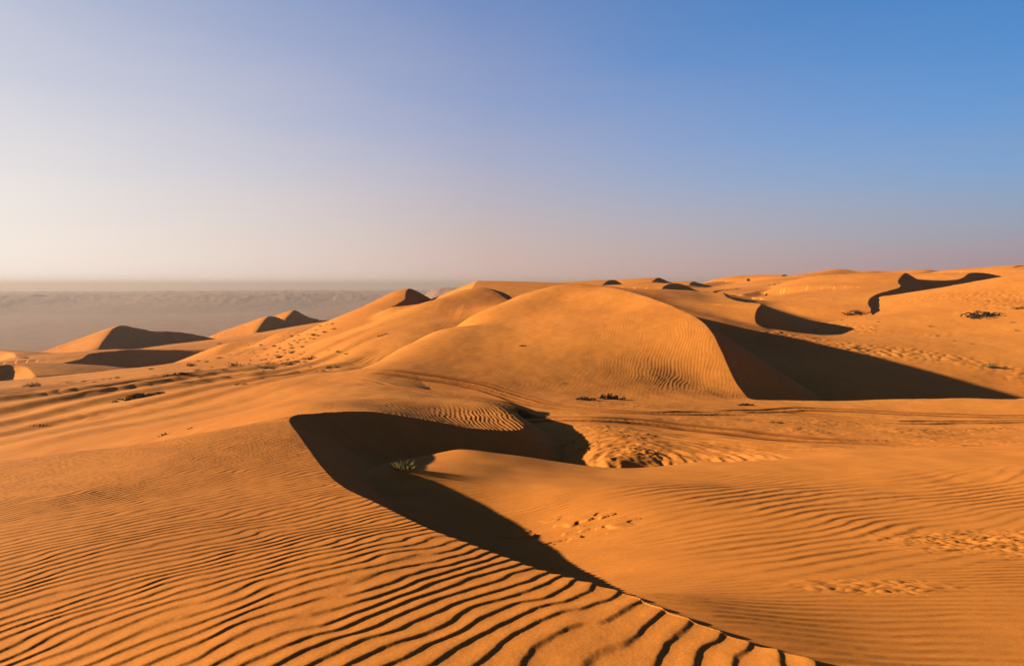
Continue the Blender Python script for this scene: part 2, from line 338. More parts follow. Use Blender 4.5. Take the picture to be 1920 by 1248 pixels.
def relief(x, y, z, idd):
    r = np.hypot(x, y); out = np.zeros(x.shape); wear = np.zeros(x.shape)
    def part(m, fn):
        if m.any(): out[m] += fn(x[m], y[m], z[m], m)
    # --- long low swells on the left slope
    def bands(X, Y, Z, mm):
        u = .88*X-.48*Y+1.6*noise(X/13, Y/16, 45)+.5*noise(X/5, Y/7, 46); t = u/5.2; t = t-np.floor(t)
        h = np.where(t < .68, .5-.5*np.cos(np.pi*t/.68), .5+.5*np.cos(np.pi*(t-.68)/.32))
        return .34*h*sstep(-11, -17, X)*sstep(27, 34, Y)*sstep(100, 75, Y)*(.6+.8*noise(X/15, Y/25, 47))
    part((x < -10) & (y > 26) & (y < 101), bands)
    def far_right(X, Y, Z, mm):
        u = .75*X-.45*Y+6*noise(X/50, Y/50, 48); t = u/26; t = t-np.floor(t)
        h = np.where(t < .7, .5-.5*np.cos(np.pi*t/.7), .5+.5*np.cos(np.pi*(t-.7)/.3))
        return 1.6*(h-.65)*sstep(128, 150, Y)*sstep(5, 25, X)*(.6+.8*noise(X/60, Y/60, 49))
    part((x > 4) & (y > 127) & (r < 420) & (idd <= 2), far_right)
    # --- gentle unevenness
    m = (r > 2) & (r < 420); part(m, lambda X, Y, Z, mm: .05*fbm(X/3.1, Y/3.1, 40, 3)*sstep(3, 20, r[mm]) + .22*fbm(X/26, Y/26, 43, 2)*sstep(70, 160, r[mm]))
    if full_detail:
        dC, _, _ = sdist(CREST, x[r < 36], y[r < 36]); d = np.full(x.shape, 50.0); d[r < 36] = dC
        d[(y > 31) | (x < -6.5)] = -50
        # --- foreground dune
        m = (d < .12) & (r < 24) & (idd == 1)
        def fg(X, Y, Z, mm):
            sw_ = .09*np.maximum(0, 5.2-Y)**2*sstep(-2.6, 1.4, X)          # the crests swing round towards the brink close by
            h = cross_ripple(X-sw_*.755, Y+sw_*.656, .755, -.656, .172, 61, bend=.95, defect=.95, lee=.23, hooks=.5, floor_=.9)
            h2 = cross_ripple(X, Y, math.cos(math.radians(36)), -math.sin(math.radians(36)), .138, 71, bend=.9, defect=1.2, lee=.2, hooks=.4, floor_=.6)
            w = sstep(8.5, 11.5, r[mm]+1.5*noise(X/2, Y/2, 63))
            A = .0112*(1-.3*sstep(5, 9, r[mm]))
            hh = h*A*(1-w)+h2*.0088*w*(.6+.4*sstep(-.3, .3, noise(X/2.5, Y/2.5, 64)))
            # rear apron keeps only a rippled nose
            ap = sstep(17, 19, Y)
            return hh*(1-ap)*sstep(.12, 0.0, d[mm]) + .004*fbm(X/.25, Y/.25, 66, 2) + .0007*fbm(X/.03, Y/.035, 67, 2)*sstep(9, 5, r[mm])
        part(m, fg)
        m = (d < .05) & (y > 18) & (y < 33) & (x > -7) & (x < 2.5)
        part(m, lambda X, Y, Z, mm: .015*cross_ripple(X, Y, .97, .24, .155, 81, bend=1.0, defect=1.3)*sstep(-4.2, -1.4, X+.25*(24-Y))*sstep(30, 25, Y)+.006*cross_ripple(X, Y, .9, .43, .17, 85)*sstep(-7, -4, X))
        # --- floor of the hollow and right foreground
        m = (d > 0) & (r < 25) & (idd == 0)
        def fl(X, Y, Z, mm):
            base = sstep(0, .35, d[mm])
            rd = .3*noise(X/2.6, Y/2.6, 92)
            edge = (Y-(5.6+.12*(X-2)))+rd*2                      # low ridge between fine and coarse ripples
            right = sstep(-.2, 1.6, edge)*sstep(.8, 2.6, X+.2*noise(X/1.5, Y/1.5, 93)-.03*(Y-8))
            h1 = cross_ripple(X, Y, .07, -.997, .125, 94, bend=.8, defect=.9, lee=.4)
            h2 = cross_ripple(X, Y, .52, -.854, .29, 97, bend=1.2, defect=1.25, lee=.33)
            far = sstep(17.2, 14.5, Y)
            o = h1*.0085*(1-right)*far*(.6+.6*sstep(-.3, .4, noise(X/3, Y/3, 98))) + h2*.0155*right*sstep(16.2, 12.5, Y+1.2*rd)*(.45+.55*sstep(-.35, .2, noise(X/2.2, Y/2.2, 99)))
            c1 = np.hypot((X-CH1[0]-.3)/1.25, (Y-CH1[1])/.75); c2 = np.hypot((X-CH2[0])/.8, (Y-CH2[1])/.3); k = sstep(1.6, .5, c1+.3*noise(X*1.6, Y*1.6, 100))
            k2 = sstep(1.2, .4, c2+.3*noise(X*2, Y*2, 101))
            lump = np.abs(noise(X/.34, Y/.16, 102))+.6*np.abs(noise(X/.13, Y/.09, 103))+.5*noise(X/.6, Y/.4, 107)
            o = o*(1-k)*(1-k2)+(k*.05+k2*.035)*lump
            kc = sstep(1.3, .5, np.hypot((X-CRUST[0])/.9, (Y-CRUST[1])/.75)+.4*noise(X*1.4, Y*1.4, 104))
            o += kc*.035*sstep(.02, .12, noise(X/.5, Y/.28, 105)+.4*noise(X/.17, Y/.12, 106))
            return o*base
        part(m, fl)
        m = (d > 0) & (idd == 1) & (r < 36)
        part(m, lambda X, Y, Z, mm: (.04*noise(d[mm]*.35, (X*.8+Y)*1.1, 110)+.018*noise(d[mm]*.6, (X*.8+Y)*3.1, 111))*sstep(.1, .8, d[mm]))
        # --- tuft hummock with its sand tail
        m = (np.abs(x-TUFT[0]) < 3.5) & (np.abs(y-TUFT[1]) < 2)
        part(m, lambda X, Y, Z, mm: .12*np.exp(-((np.where(X > TUFT[0]-.05, (X-TUFT[0]+.05)/.95, (X-TUFT[0]+.05)/.42))**2+((Y-TUFT[1]-.05*(X-TUFT[0]))/.34)**2)))
        # --- track plain: ruts, churned sand, spoil
        m = (y > 19) & (y < 60) & (x > -22) & (x < 60) & (idd != 3) | ((idd == 3) & (y < 50))
        def pl(X, Y, Z, mm):
            o = np.zeros(X.shape); ww = np.zeros(X.shape); dd = np.where((d[mm] > -40) & (d[mm] < 0) & (Y < 28), 0, 1)
            churn = sstep(.6, 3.0, X)*sstep(20.5, 22, Y)*sstep(44, 34, Y)
            churn = churn*(.35+.65*sstep(-.25, .3, noise(X/4.5, Y/2.6, 120)))
            n1 = np.abs(noise(X/.75, Y/.45, 121)); n2 = np.abs(noise(X/.3, Y/.22, 122))
            o += dd*churn*(.055*n1+.05*n2+.05*fbm(X/1.7, Y/1.2, 123, 3))
            for k, L in enumerate(TRACKS):
                q, E = line_dist(L, X, Y, 2.5); a = np.abs(q); wob = .05*noise(X/2.5, Y/2.5, 125+k)
                o *= 1-.85*E*sstep(2.2, 1.2, a)
                for g in (.62,):
                    w = np.abs(a-g+wob); o += np.where(a < 2.5, E*(-.09*np.exp(-(w/.16)**2)+.025*np.exp(-((w-.33)/.13)**2)), 0)
                ww = np.maximum(ww, E*np.exp(-(w/.36)**2))
                o += E*np.where(a < .6, .015*noise(X/.2, Y/.2, 126), 0)
            ra = np.hypot(X-ARC[0], (Y-ARC[1])*.8); an = np.arctan2(Y-ARC[1], X-ARC[0]); ring = sstep(4.6, 3.2, ra)*sstep(.3, .8, ra)
            o = o*(1-.6*ring*dd)+dd*ring*(.075*noise(ra/.24, an*1.5, 130)+.05*np.abs(noise(ra/.5, an*4, 131))+.02*noise(X/.25, Y/.2, 134))
            o += dd*.07*np.exp(-(np.hypot(X-ARC[0]-.3, (Y-ARC[1]-.8)*1.2)/.55)**2)*(.4+1.6*np.abs(noise(X/.25, Y/.22, 132)))
            fan = sstep(4.2, 5.5, X)*sstep(11.5, 9, X)*sstep(21.5, 22.5, Y)*sstep(29, 27.5, Y)*dd
            o = o*(1-.6*fan)+fan*.06*noise((.62*X+.78*Y)/.3, (.78*X-.62*Y)/3.2, 136)
            o += .003*cross_ripple(X, Y, .96, -.28, .3, 133)*sstep(40, 44, Y)
            wear[mm] = np.maximum(ww, .25*dd*churn*sstep(.1, .45, n1+.3*n2))
            return o
        part(m, pl)
        # --- big dune
        m = (idd == 3) & (y < 95)
        def bg(X, Y, Z, mm):
            dB, _, _ = sdist(BIG_CREST, X, Y)
            h = cross_ripple(X, Y, .95, -.31, .225, 140, bend=1.0, defect=1.2, lee=.35)
            side = sstep(-12, -3, dB)*sstep(44.5, 49, Y)
            return np.where(dB < 0, 1, 0)*(.0135*h*(side*(.4+.6*sstep(-.3, .25, noise(X/4, Y/6, 143)))+.08)*sstep(0, -.6, dB)) + np.where(dB > 0, (.07*noise(dB*.15, Y*.7, 145)+.03*noise(dB*.3, Y*2.1, 146))*sstep(.1, 1, dB), 0)
        part(m, bg)
        m = ((idd == 4) | (idd == 5)) & (y < 140)
        part(m, lambda X, Y, Z, mm: .02*cross_ripple(X, Y, .95, -.31, .5, 150)*sstep(-.1, .4, noise(X/6, Y/9, 151)))
        # --- rough patch round the dead wood on the right hand slope
        m = (idd == 0) & (y > 60) & (y < 130) & (x > 25)
        part(m, lambda X, Y, Z, mm: .22*np.abs(noise(X/1.1, Y/1.1, 160))*sstep(.05, .35, noise(X/14+.3, Y/14, 161)))
        m = (y > 40) & (y < 160) & (x < -5) & (idd <= 2)
        part(m, lambda X, Y, Z, mm: .17*np.abs(noise(X/1.8, Y/1.8, 165))*sstep(.0, .3, noise(X/13, Y/10, 166)))
    # --- plain far below
    m = r > 400
    def far(X, Y, Z, mm):
        R = r[mm]; az = np.degrees(np.arctan2(X, Y))
        o = 2*fbm(X/130, Y/130, 170, 4)
        up = sstep(2150, 2500, R+220*noise(X/500, Y/500, 171)); o += (43+3*noise(az/4, R*0+.7, 175))*up*sstep(4600, 3600, R)
        o += up*sstep(3500, 2600, R)*6*np.abs(fbm(X/60, Y/80, 174, 3))*(.5+np.abs(noise(X/260, Y/300, 177))) + up*5*fbm(X/60, Y/60, 178, 3)
        o += (76+5*noise(az/6, R*0+.3, 176))*sstep(7800, 9200, R)
        c = sstep(-9.5, -5.5, az)*sstep(7, 3, az)*sstep(1100, 1500, R)*sstep(2600, 1900, R)
        o += c*(56+34*fbm(X/300, Y/260, 180, 5))
        return o
    part(m, far)
    return out, wear
full_detail = True

# ================================================================ the scene
import bpy, random, mathutils
from mathutils import Vector
random.seed(4)
scene = bpy.context.scene; COL = scene.collection
def tag(o, label=None, cat=None, group=None, kind=None):
    if label: o['label'] = label
    if cat: o['category'] = cat
    if group: o['group'] = group
    if kind: o['kind'] = kind
    return o

# ---------------------------------------------------------------- materials
def new_mat(name):
    m = bpy.data.materials.new(name); m.use_nodes = True; nt = m.node_tree; b = nt.nodes['Principled BSDF']
    return m, nt, b
def sand_material(name, col_a, col_b):
    m, nt, b = new_mat(name); N, L = nt.nodes, nt.links
    b.inputs['Roughness'].default_value = 1.0; b.inputs['Specular IOR Level'].default_value = 0.03
    b.inputs['Diffuse Roughness'].default_value = 0.15
    geo = N.new('ShaderNodeNewGeometry')
    def nz(scale, detail, rough=.55):
        t = N.new('ShaderNodeTexNoise'); t.inputs['Scale'].default_value = scale; t.inputs['Detail'].default_value = detail; t.inputs['Roughness'].default_value = rough
        L.new(geo.outputs['Position'], t.inputs['Vector']); return t
    big = nz(.06, 4); mid = nz(1.7, 5, .65); fine = nz(60, 4, .75)
    r1 = N.new('ShaderNodeValToRGB'); r1.color_ramp.elements[0].position = .32; r1.color_ramp.elements[1].position = .68
    r1.color_ramp.elements[0].color = col_a; r1.color_ramp.elements[1].color = col_b
    L.new(big.outputs['Fac'], r1.inputs['Fac'])
    def mul(src, fac, lo, hi):
        mr = N.new('ShaderNodeMapRange'); mr.inputs['From Min'].default_value = .3; mr.inputs['From Max'].default_value = .7; mr.inputs['To Min'].default_value = lo; mr.inputs['To Max'].default_value = hi
        L.new(fac.outputs['Fac'], mr.inputs['Value'])
        mx = N.new('ShaderNodeMix'); mx.data_type = 'RGBA'; mx.blend_type = 'MULTIPLY'; mx.inputs['Factor'].default_value = 1
        L.new(src, mx.inputs['A']); L.new(mr.outputs['Result'], mx.inputs['B']); return mx.outputs['Result']
    c = mul(r1.outputs['Color'], mid, .90, 1.09); c = mul(c, fine, .80, 1.20)
    at_ = N.new('ShaderNodeAttribute'); at_.attribute_name = 'disturbed'      # sand pressed and turned up by wheels is a shade darker
    mx = N.new('ShaderNodeMix'); mx.data_type = 'RGBA'; mx.blend_type = 'MULTIPLY'; L.new(at_.outputs['Fac'], mx.inputs['Factor']); L.new(c, mx.inputs['A']); mx.inputs['B'].default_value = (.24, .17, .12, 1)
    L.new(mx.outputs['Result'], b.inputs['Base Color'])
    bump = N.new('ShaderNodeBump'); bump.inputs['Strength'].default_value = .3; bump.inputs['Distance'].default_value = .004
    g = nz(130, 3, .7); L.new(g.outputs['Fac'], bump.inputs['Height']); L.new(bump.outputs['Normal'], b.inputs['Normal'])
    return m
SAND = sand_material('sand', SAND_A, SAND_B); PLAIN = sand_material('plain_ground', PLAIN_A, PLAIN_B)
def plain_mat(name, a, bcol, scale=8):
    m, nt, b = new_mat(name); N, L = nt.nodes, nt.links
    t = N.new('ShaderNodeTexNoise'); t.inputs['Scale'].default_value = scale; t.inputs['Detail'].default_value = 3
    co = N.new('ShaderNodeTexCoord'); L.new(co.outputs['Object'], t.inputs['Vector'])
    r = N.new('ShaderNodeValToRGB'); r.color_ramp.elements[0].color = (*a, 1); r.color_ramp.elements[1].color = (*bcol, 1); r.color_ramp.elements[0].position = .35; r.color_ramp.elements[1].position = .65
    L.new(t.outputs['Fac'], r.inputs['Fac']); L.new(r.outputs['Color'], b.inputs['Base Color']); b.inputs['Roughness'].default_value = 1; b.inputs['Specular IOR Level'].default_value = .03
    return m
LEAF = plain_mat('shrub_leaf', (.022, .024, .008), (.048, .044, .016)); STEM = plain_mat('shrub_stem', (.05, .032, .02), (.09, .06, .035))
WOOD = plain_mat('dead_wood', (.010, .006, .004), (.030, .018, .011)); STRAW = plain_mat('dry_grass', (.040, .034, .008), (.085, .062, .018), 20)

# ---------------------------------------------------------------- the sand, one continuous sheet cut into its dunes
def axis_rows():
    q = QUAL; r = [0.5]
    while r[-1] < 16500:
        a = r[-1]
        if a < 1.8: s = .05
        elif a < 2.6: s = .004*a
        elif a < 9: s = .0019*a
        elif a < 12: s = .0024*a
        elif a < 20: s = .0034*a
        elif a < 30: s = .055
        elif a < 48: s = .10
        elif a < 80: s = .10
        elif a < 300: s = .0055*a
        elif a < 1500: s = .013*a
        else: s = .012*a
        r.append(a+s*q)
    return np.array(r)
ROWS = axis_rows()
_in = np.arange(-37.5, 37.51, .062*QUAL)
_ex = np.concatenate([np.arange(38, 60, .35), np.arange(60, 180, 2.5)])
TH = np.radians(np.concatenate([-_ex[::-1], _in, _ex, [180.0]])) if False else np.radians(np.concatenate([[-180.0], -_ex[::-1][:-0 or None], _in, _ex]))
TH = np.unique(np.clip(TH, -np.pi, np.pi)); TH = TH[TH < np.pi-1e-4]
RR, AA = np.meshgrid(ROWS, TH, indexing='ij')
GX, GY = RR*np.sin(AA), RR*np.cos(AA)
from concurrent.futures import ThreadPoolExecutor
def work(c):
    x, y = GX[c], GY[c]; z, i = height(x, y); o, w_ = relief(x, y, z, i); return z+o, i, w_
with ThreadPoolExecutor(4) as ex: _res = list(ex.map(work, np.array_split(np.arange(len(ROWS)), len(ROWS)//14)))
GZ = np.concatenate([r[0] for r in _res]); GI = np.concatenate([r[1] for r in _res]); GW = np.concatenate([r[2] for r in _res]).astype(np.float32).reshape(-1)
nr, nt_ = GX.shape
VERT = np.stack([GX, GY, GZ], -1).astype(np.float32)
dth = np.empty_like(VERT); dth[:, 1:-1] = VERT[:, 2:]-VERT[:, :-2]; dth[:, 0] = VERT[:, 1]-VERT[:, -1]; dth[:, -1] = VERT[:, 0]-VERT[:, -2]
drr = np.gradient(VERT, axis=0); NRM = np.cross(dth, drr); NRM /= np.linalg.norm(NRM, axis=-1, keepdims=True)+1e-12; NRM[NRM[..., 2] < 0] *= -1
i0 = np.arange(nr-1)[:, None]*nt_; j0 = np.arange(nt_)[None]; j1 = (j0+1) % nt_
QUADS = np.stack([i0+j0, i0+j1, i0+nt_+j1, i0+nt_+j0], -1).reshape(-1, 4)
# which dune a face belongs to
cls = GI.astype(np.int16).copy()
roll = 20.5-.10*np.minimum(GX+5, 0)*-1
fgm = (cls == 1) & ((GX > -6.2) & (GY < 30.5) | (GX <= -6.2) & (GY < 19.5+.35*np.minimum(GX+6.2, 0)*.4) | (RR < 12))
cls[(cls == 1) & ~fgm] = 0
cls[cls == 2] = 0
cls[RR > 420] = 90
names = sorted({n for n, _ in RIDGES}, key=[n for n, _ in RIDGES].index); rmap = {6+k: (0 if n == 'soft' else 50+names.index(n)) for k, (n, _) in enumerate(RIDGES)}
for k, v in rmap.items(): cls[cls == k] = v
FC = cls.reshape(-1)[QUADS[:, 0]]
VF, NF = VERT.reshape(-1, 3), NRM.reshape(-1, 3)
def sheet(name, quads, label, cat, mat=None):
    mat = mat or SAND
    u, inv = np.unique(quads, return_inverse=True); inv = inv.reshape(-1, 4)
    me = bpy.data.meshes.new(name); me.vertices.add(len(u)); me.vertices.foreach_set('co', VF[u].ravel())
    me.loops.add(inv.size); me.loops.foreach_set('vertex_index', inv.ravel().astype(np.int32))
    me.polygons.add(len(inv)); me.polygons.foreach_set('loop_start', (np.arange(len(inv))*4).astype(np.int32))
    me.update(calc_edges=True); me.shade_smooth()
    at_ = me.attributes.new('custom_normal', 'FLOAT_VECTOR', 'POINT'); at_.data.foreach_set('vector', NF[u].ravel())
    wa = me.attributes.new('disturbed', 'FLOAT', 'POINT'); wa.data.foreach_set('value', GW[u])
    me.materials.append(mat); o = bpy.data.objects.new(name, me); COL.objects.link(o)
    return tag(o, label, cat, kind='structure')
DUNES = {1: 'rippled foreground dune with a dark hollow scooped out of its right side', 3: 'largest rounded orange dune with a sharp right crest and a long black shadow',
 4: 'smooth orange dune just left of and behind the largest one', 5: 'orange dune with a pointed top and a dark notch, last before the hazy plain',
 'twin': 'small twin peaked dune with dark right faces against the hazy plain', 'peak': 'small pointed dune with an orange left flank and long dark tail',
 'scurve': 'low dune with a long S curved dark slip face below the pointed dune', 'mound': 'dark dune edge cut by the left side of the photo, above the lower mound', 'lowdune': 'low pale mound with a shaded front at the left edge of the photo',
 'scarf': 'far dune with a thin dark ribbon of shadow widening to a pointed patch', 'sweep': 'far dune with a broad dark double curved slip face at upper right', 'capA': 'dune top with a dark cap on the skyline at the right edge of the photo',
 'capB': 'skyline dune with a tiny dark nick at its peak', 'capC': 'little dark capped dune on the skyline just behind the largest dune', 'capD': 'small lit dune tip standing on the skyline above a dark oval hollow',
 'capE': 'far dune top holding a dark oval patch of shade', 'capF': 'flat bluish shaded ridge on the skyline right of the dark oval patch', 'capG': 'pale dune top with a shaded foot between the smooth dune and the largest dune'}
sheet('terrain', QUADS[FC == 0], 'rolling orange desert sand with tyre tracks between the dunes', 'sand')
sheet('plain', QUADS[FC == 90], 'flat hazy desert plain stretching to the horizon', 'plain', PLAIN)
for k in (1, 3, 4, 5): sheet('dune', QUADS[FC == k], DUNES[k], 'dune')
for i, n in enumerate(names):
    q = QUADS[FC == 50+i]
    if n != 'soft' and len(q) > 40: sheet('dune', q, DUNES[n], 'dune')

# ---------------------------------------------------------------- plants and dead wood
class MB:
    def __init__(s): s.v = []; s.f = []
    def tube(s, pts, r0, r1, n=5):
        pts = [Vector(p) for p in pts]; k0 = len(s.v)
        for i, p in enumerate(pts):
            t = (pts[min(i+1, len(pts)-1)]-pts[max(i-1, 0)]).normalized(); a = t.orthogonal().normalized(); b = t.cross(a)
            r = r0+(r1-r0)*i/(len(pts)-1)
            for k in range(n):
                w = 2*math.pi*k/n; s.v.append(p+a*math.cos(w)*r+b*math.sin(w)*r)
        for i in range(len(pts)-1):
            for k in range(n):
                a = k0+i*n+k; b = k0+i*n+(k+1) % n; s.f.append((a, b, b+n, a+n))
        s.f.append(tuple(k0+(len(pts)-1)*n+k for k in range(n)))
    def blade(s, p, d, l, w, bend=.3):
        p = Vector(p); d = Vector(d).normalized(); side = d.cross(Vector((random.uniform(-1, 1), random.uniform(-1, 1), .3))).normalized()*w
        q = p+d*l*.55+Vector((0, 0, .02*l)); e = p+d*l+Vector((d.x*bend*l, d.y*bend*l, -bend*l*.35)); k = len(s.v)
        s.v += [p-side, p+side, q+side*.9, q-side*.9, e]; s.f += [(k, k+1, k+2, k+3), (k+3, k+2, k+4)]
    def mesh(s, name, mat):
        me = bpy.data.meshes.new(name); me.from_pydata([tuple(v) for v in s.v], [], s.f); me.materials.append(mat); me.update(); return me
def link(name, me, parent=None):
    o = bpy.data.objects.new(name, me); COL.objects.link(o)
    if parent: o.parent = parent
    return o
def empty(name, loc, rz=0, sc=1.0):
    o = link(name, None); o.location = loc; o.rotation_euler = (0, 0, rz); o.scale = (sc, sc, sc); return o
def lift(x, y):
    """ground height with its bumps"""
    X, Y = np.array([x]), np.array([y]); z, i = height(X, Y); return float(z[0]+relief(X, Y, z, i)[0][0])
def gpos(px, py):
    p = hit(px, py); return Vector((p[0], p[1], lift(p[0], p[1])))
def shrub_meshes(seed, n=150):
    """a unit shrub about 1 m wide: leaning stems and leafy sprays in an uneven dome"""
    random.seed(seed); st = MB(); lf = MB()
    lobes = [(random.uniform(-.28, .28), random.uniform(-.28, .28), random.uniform(.6, 1.1)) for _ in range(5)]
    for _ in range(14):
        a = random.uniform(0, 2*math.pi); l = random.uniform(.25, .5); e = Vector((math.cos(a)*l*.8, math.sin(a)*l*.8, random.uniform(.2, .5)))
        st.tube([(0, 0, -.08), e*.5+Vector((random.uniform(-.04, .04), 0, .04)), e], .02, .008, 4)
    for _ in range(n):
        lx, ly, lh = random.choice(lobes); a = random.uniform(0, 2*math.pi); r = random.random()**.5*.3
        x, y = lx+math.cos(a)*r, ly+math.sin(a)*r; top = .5*lh*(1-(r/.36)**2); z = random.uniform(.0, max(top, .06))
        lf.blade((x, y, z), (x*.8+random.uniform(-.5, .5), y*.8+random.uniform(-.5, .5), random.uniform(.3, 1)), random.uniform(.08, .18), random.uniform(.012, .03))
    return st.mesh('stems', STEM), lf.mesh('leaves', LEAF)
SHRUBS = [shrub_meshes(s) for s in (11, 12, 13, 14)]
def small_shrub_mesh(seed):
    random.seed(seed); a, b = SHRUBS[seed % 4]; s = MB()
    for src in (b,):
        k = len(s.v); s.v += [v.co.copy() for v in src.vertices]; s.f += [tuple(i+k for i in p.vertices) for p in src.polygons]
    return s.mesh('shrub', LEAF)
SMALL = [small_shrub_mesh(s) for s in range(4)]
def scale_at(p, wpx): return wpx*p.y/FPX
# big shrubs with stems and leaves as parts
for i, (px, py, w, lab) in enumerate([
 (442, 690, 26, 'widest low dark shrub left of the shrubby slope, standing alone on bare sand'),
 (524, 671, 18, 'darkest bushy shrub in the middle of the shrubby slope'),
 (547, 663, 17, 'olive shrub just right of and above the darkest bushy shrub'),
 (582, 676, 19, 'round olive shrub highest at the right edge of the thick shrub cluster'),
 (541, 684, 22, 'wide flat olive shrub at the lower middle of the shrub cluster'),
 (558, 679, 14, 'pale olive shrub between the wide flat shrub and the round one'),
 (360, 686, 18, 'greenish shrub on the pale sand below the pointed dune tail'),
 (336, 704, 13, 'small round shrub just above the strip of dead brush'),
 (372, 697, 15, 'flat dark shrub below and right of the greenish shrub'),
 (618, 691, 15, 'shrub at the foot of the smooth dune, left one of a pair'),
 (634, 690, 13, 'shrub at the foot of the smooth dune, right one of a pair'),
 (512, 693, 15, 'dark shrub at the lower left foot of the shrub cluster'),
 (498, 691, 15, 'dark shrub beside the lowest left shrub of the cluster'),
 (588, 629, 13, 'darkest shrub high on the shrubby slope under the dune ridge'),
 (60, 728, 26, 'spiky dark bush standing alone on pale sand at the far left'),
 (1606, 654, 15, 'dark compact shrub at the edge of the long black shadow'),
 (1857, 690, 22, 'flattened greenish shrub on bare sand near the right edge')]):
    p = gpos(px, py); s = scale_at(p, w)*1.15; r = empty('shrub', p-Vector((0, 0, .03*s)), random.uniform(0, 6), s); r.scale.z = s*.72
    tag(r, lab, 'shrub', 'larger desert shrubs'); st, lf = SHRUBS[i % 4]; link('stems', st, r); link('leaves', lf, r)
# the many small ones
spots = [(547,631),(560,629),(592,619),(597,630),(608,624),(613,609),(623,608),(626,618),(562,638),(570,636),(559,643),(589,636),(582,635),(574,642),(526,641),(532,638),(514,650),(547,648),(466,648),(489,647),(525,654),(533,658),(547,654),(567,652),
 (520,661),(535,664),(537,669),(502,666),(515,667),(482,669),(490,676),(499,675),(510,674),(470,677),(468,683),(558,671),(571,661),(568,674),(530,684),(548,686),(513,685),(502,687),(534,689),(484,691),(563,685),(572,683),(595,698),(607,698),(620,695),(583,692),(495,701),(513,698),
 (616,658),(634,663),(648,665),(543,645),(552,640),(578,628),(601,612),(518,672),(527,678),(506,680),(550,674),(565,666),(587,668),(477,662),(497,655),(540,675)]
for i, (px, py) in enumerate(spots):
    p = gpos(px, py); s = scale_at(p, random.choice((5, 6, 7, 8, 9)))*1.15
    o = link('small_shrub', SMALL[i % 4]); o.location = p-Vector((0, 0, .02*s)); o.rotation_euler = (0, 0, random.uniform(0, 6)); o.scale = (s*random.uniform(.8, 1.3), s, s*random.uniform(.55, .9))
    tag(o, 'one of the small dark shrubs dotted over the slope left of the smooth orange dunes', 'shrub', 'small shrubs scattered on the left slope')
spots = [(447,725),(458,725),(387,678),(411,672),(412,644),(156,718),(176,718),(193,713),(207,711),(220,709),(130,720),(117,741),(46,672),(283,692),(282,691),(219,708),(371,678),(387,679),(375,710),(420,700),(432,665),(398,690),(265,668),(290,706)]
for i, (px, py) in enumerate(spots):
    p = gpos(px, py); s = scale_at(p, random.choice((7, 8, 9, 11)))*1.1
    o = link('small_shrub', SMALL[i % 4]); o.location = p-Vector((0, 0, .02*s)); o.rotation_euler = (0, 0, random.uniform(0, 6)); o.scale = (s*1.3, s, s*.55)
    tag(o, 'one of the low dark tufts scattered over the pale sand between the left dunes', 'shrub', 'low tufts on the left flats')
spots = [(1647,604),(1634,619),(1636,637),(1814,562),(1854,565),(1790,640),(1667,656),(1652,660),(1907,620),(1900,605),(1547,607),(1528,620),(1578,599),(1745,612),(1760,630),(1822,645)]
for i, (px, py) in enumerate(spots):
    p = gpos(px, py); s = scale_at(p, random.choice((6, 7, 9, 10)))
    o = link('small_shrub', SMALL[i % 4]); o.location = p-Vector((0, 0, .02*s)); o.rotation_euler = (0, 0, random.uniform(0, 6)); o.scale = (s*1.2, s, s*.5)
    tag(o, 'one of the small dry tufts on the orange slope right of the long black shadow', 'shrub', 'dry tufts on the right hand slope')
# dead brush: crooked branches lying on the sand
def branch(mb, p, d, l, r, depth, ceil):
    pts = [Vector(p)]; d = Vector(d).normalized(); n = 5
    for i in range(n):
        d = (d+Vector((random.uniform(-.45, .45), random.uniform(-.45, .45), random.uniform(-.2, .2)))).normalized(); q = pts[-1]+d*l/n
        if q.z > ceil: d.z = -abs(d.z); q.z = ceil
        pts.append(q)
        if depth and random.random() < .8: branch(mb, pts[-1], d+Vector((random.uniform(-1, 1), random.uniform(-1, 1), random.uniform(-.3, .6))), l*random.uniform(.35, .6), r*.65, depth-1, ceil)
    mb.tube(pts, r, r*.4, 5)
def dead_brush(px, py, wpx, lab, seed, n=7, flat=.12, thick=1.0, spread=.25, tilt=0.0):
    """crooked dead branches in a low tangled heap, highest in the middle"""
    random.seed(seed); p = gpos(px, py); L = scale_at(p, wpx); r = empty('dead_brush', p, 0); tag(r, lab, 'dead brush')
    for k in range(n):
        mb = MB(); x = max(-.5, min(.5, random.gauss(0, .22)))*L; y = random.uniform(-.5, .5)*L*spread+x*tilt; a = random.uniform(0, 2*math.pi)
        zg = lift(p.x+x, p.y+y)-p.z; h = flat*L*(1.1-abs(x)/(.5*L)*.8)
        branch(mb, (x, y, zg-.01*L), (math.cos(a), math.sin(a)*.6, random.uniform(.1, .8)), L*random.uniform(.12, .26), .016*L*thick, 2, zg+h)
        link('branch', mb.mesh('branch', WOOD), r)
dead_brush(1845, 593, 90, 'biggest heap of dead black branches on the right hand slope', 31, 26, .085, .85)
dead_brush(1600, 588, 48, 'smaller heap of dead branches beside the tip of the far shadow', 32, 18, .12, .9)
dead_brush(1912, 579, 30, 'piece of dead brush cut off by the right edge of the photo', 33, 12, .14, 1.1)
dead_brush(270, 745, 80, 'long strip of dead brush on the banded left slope', 34, 36, .08, 1.0, .25, .5)
dead_brush(336, 712, 54, 'broken strip of dead brush above the banded left slope', 35, 22, .10, 1.1, .25, .4)
dead_brush(1140, 747, 48, 'dark clump of dead wood half buried at the foot of the largest dune', 36, 34, .26, 1.9, .4)
dead_brush(1098, 750, 44, 'line of low dead twigs beside the half buried wood clump', 37, 20, .12, 1.6)
dead_brush(979, 649, 15, 'small dead clump alone on the face of the largest dune', 38, 14, .3, 2)
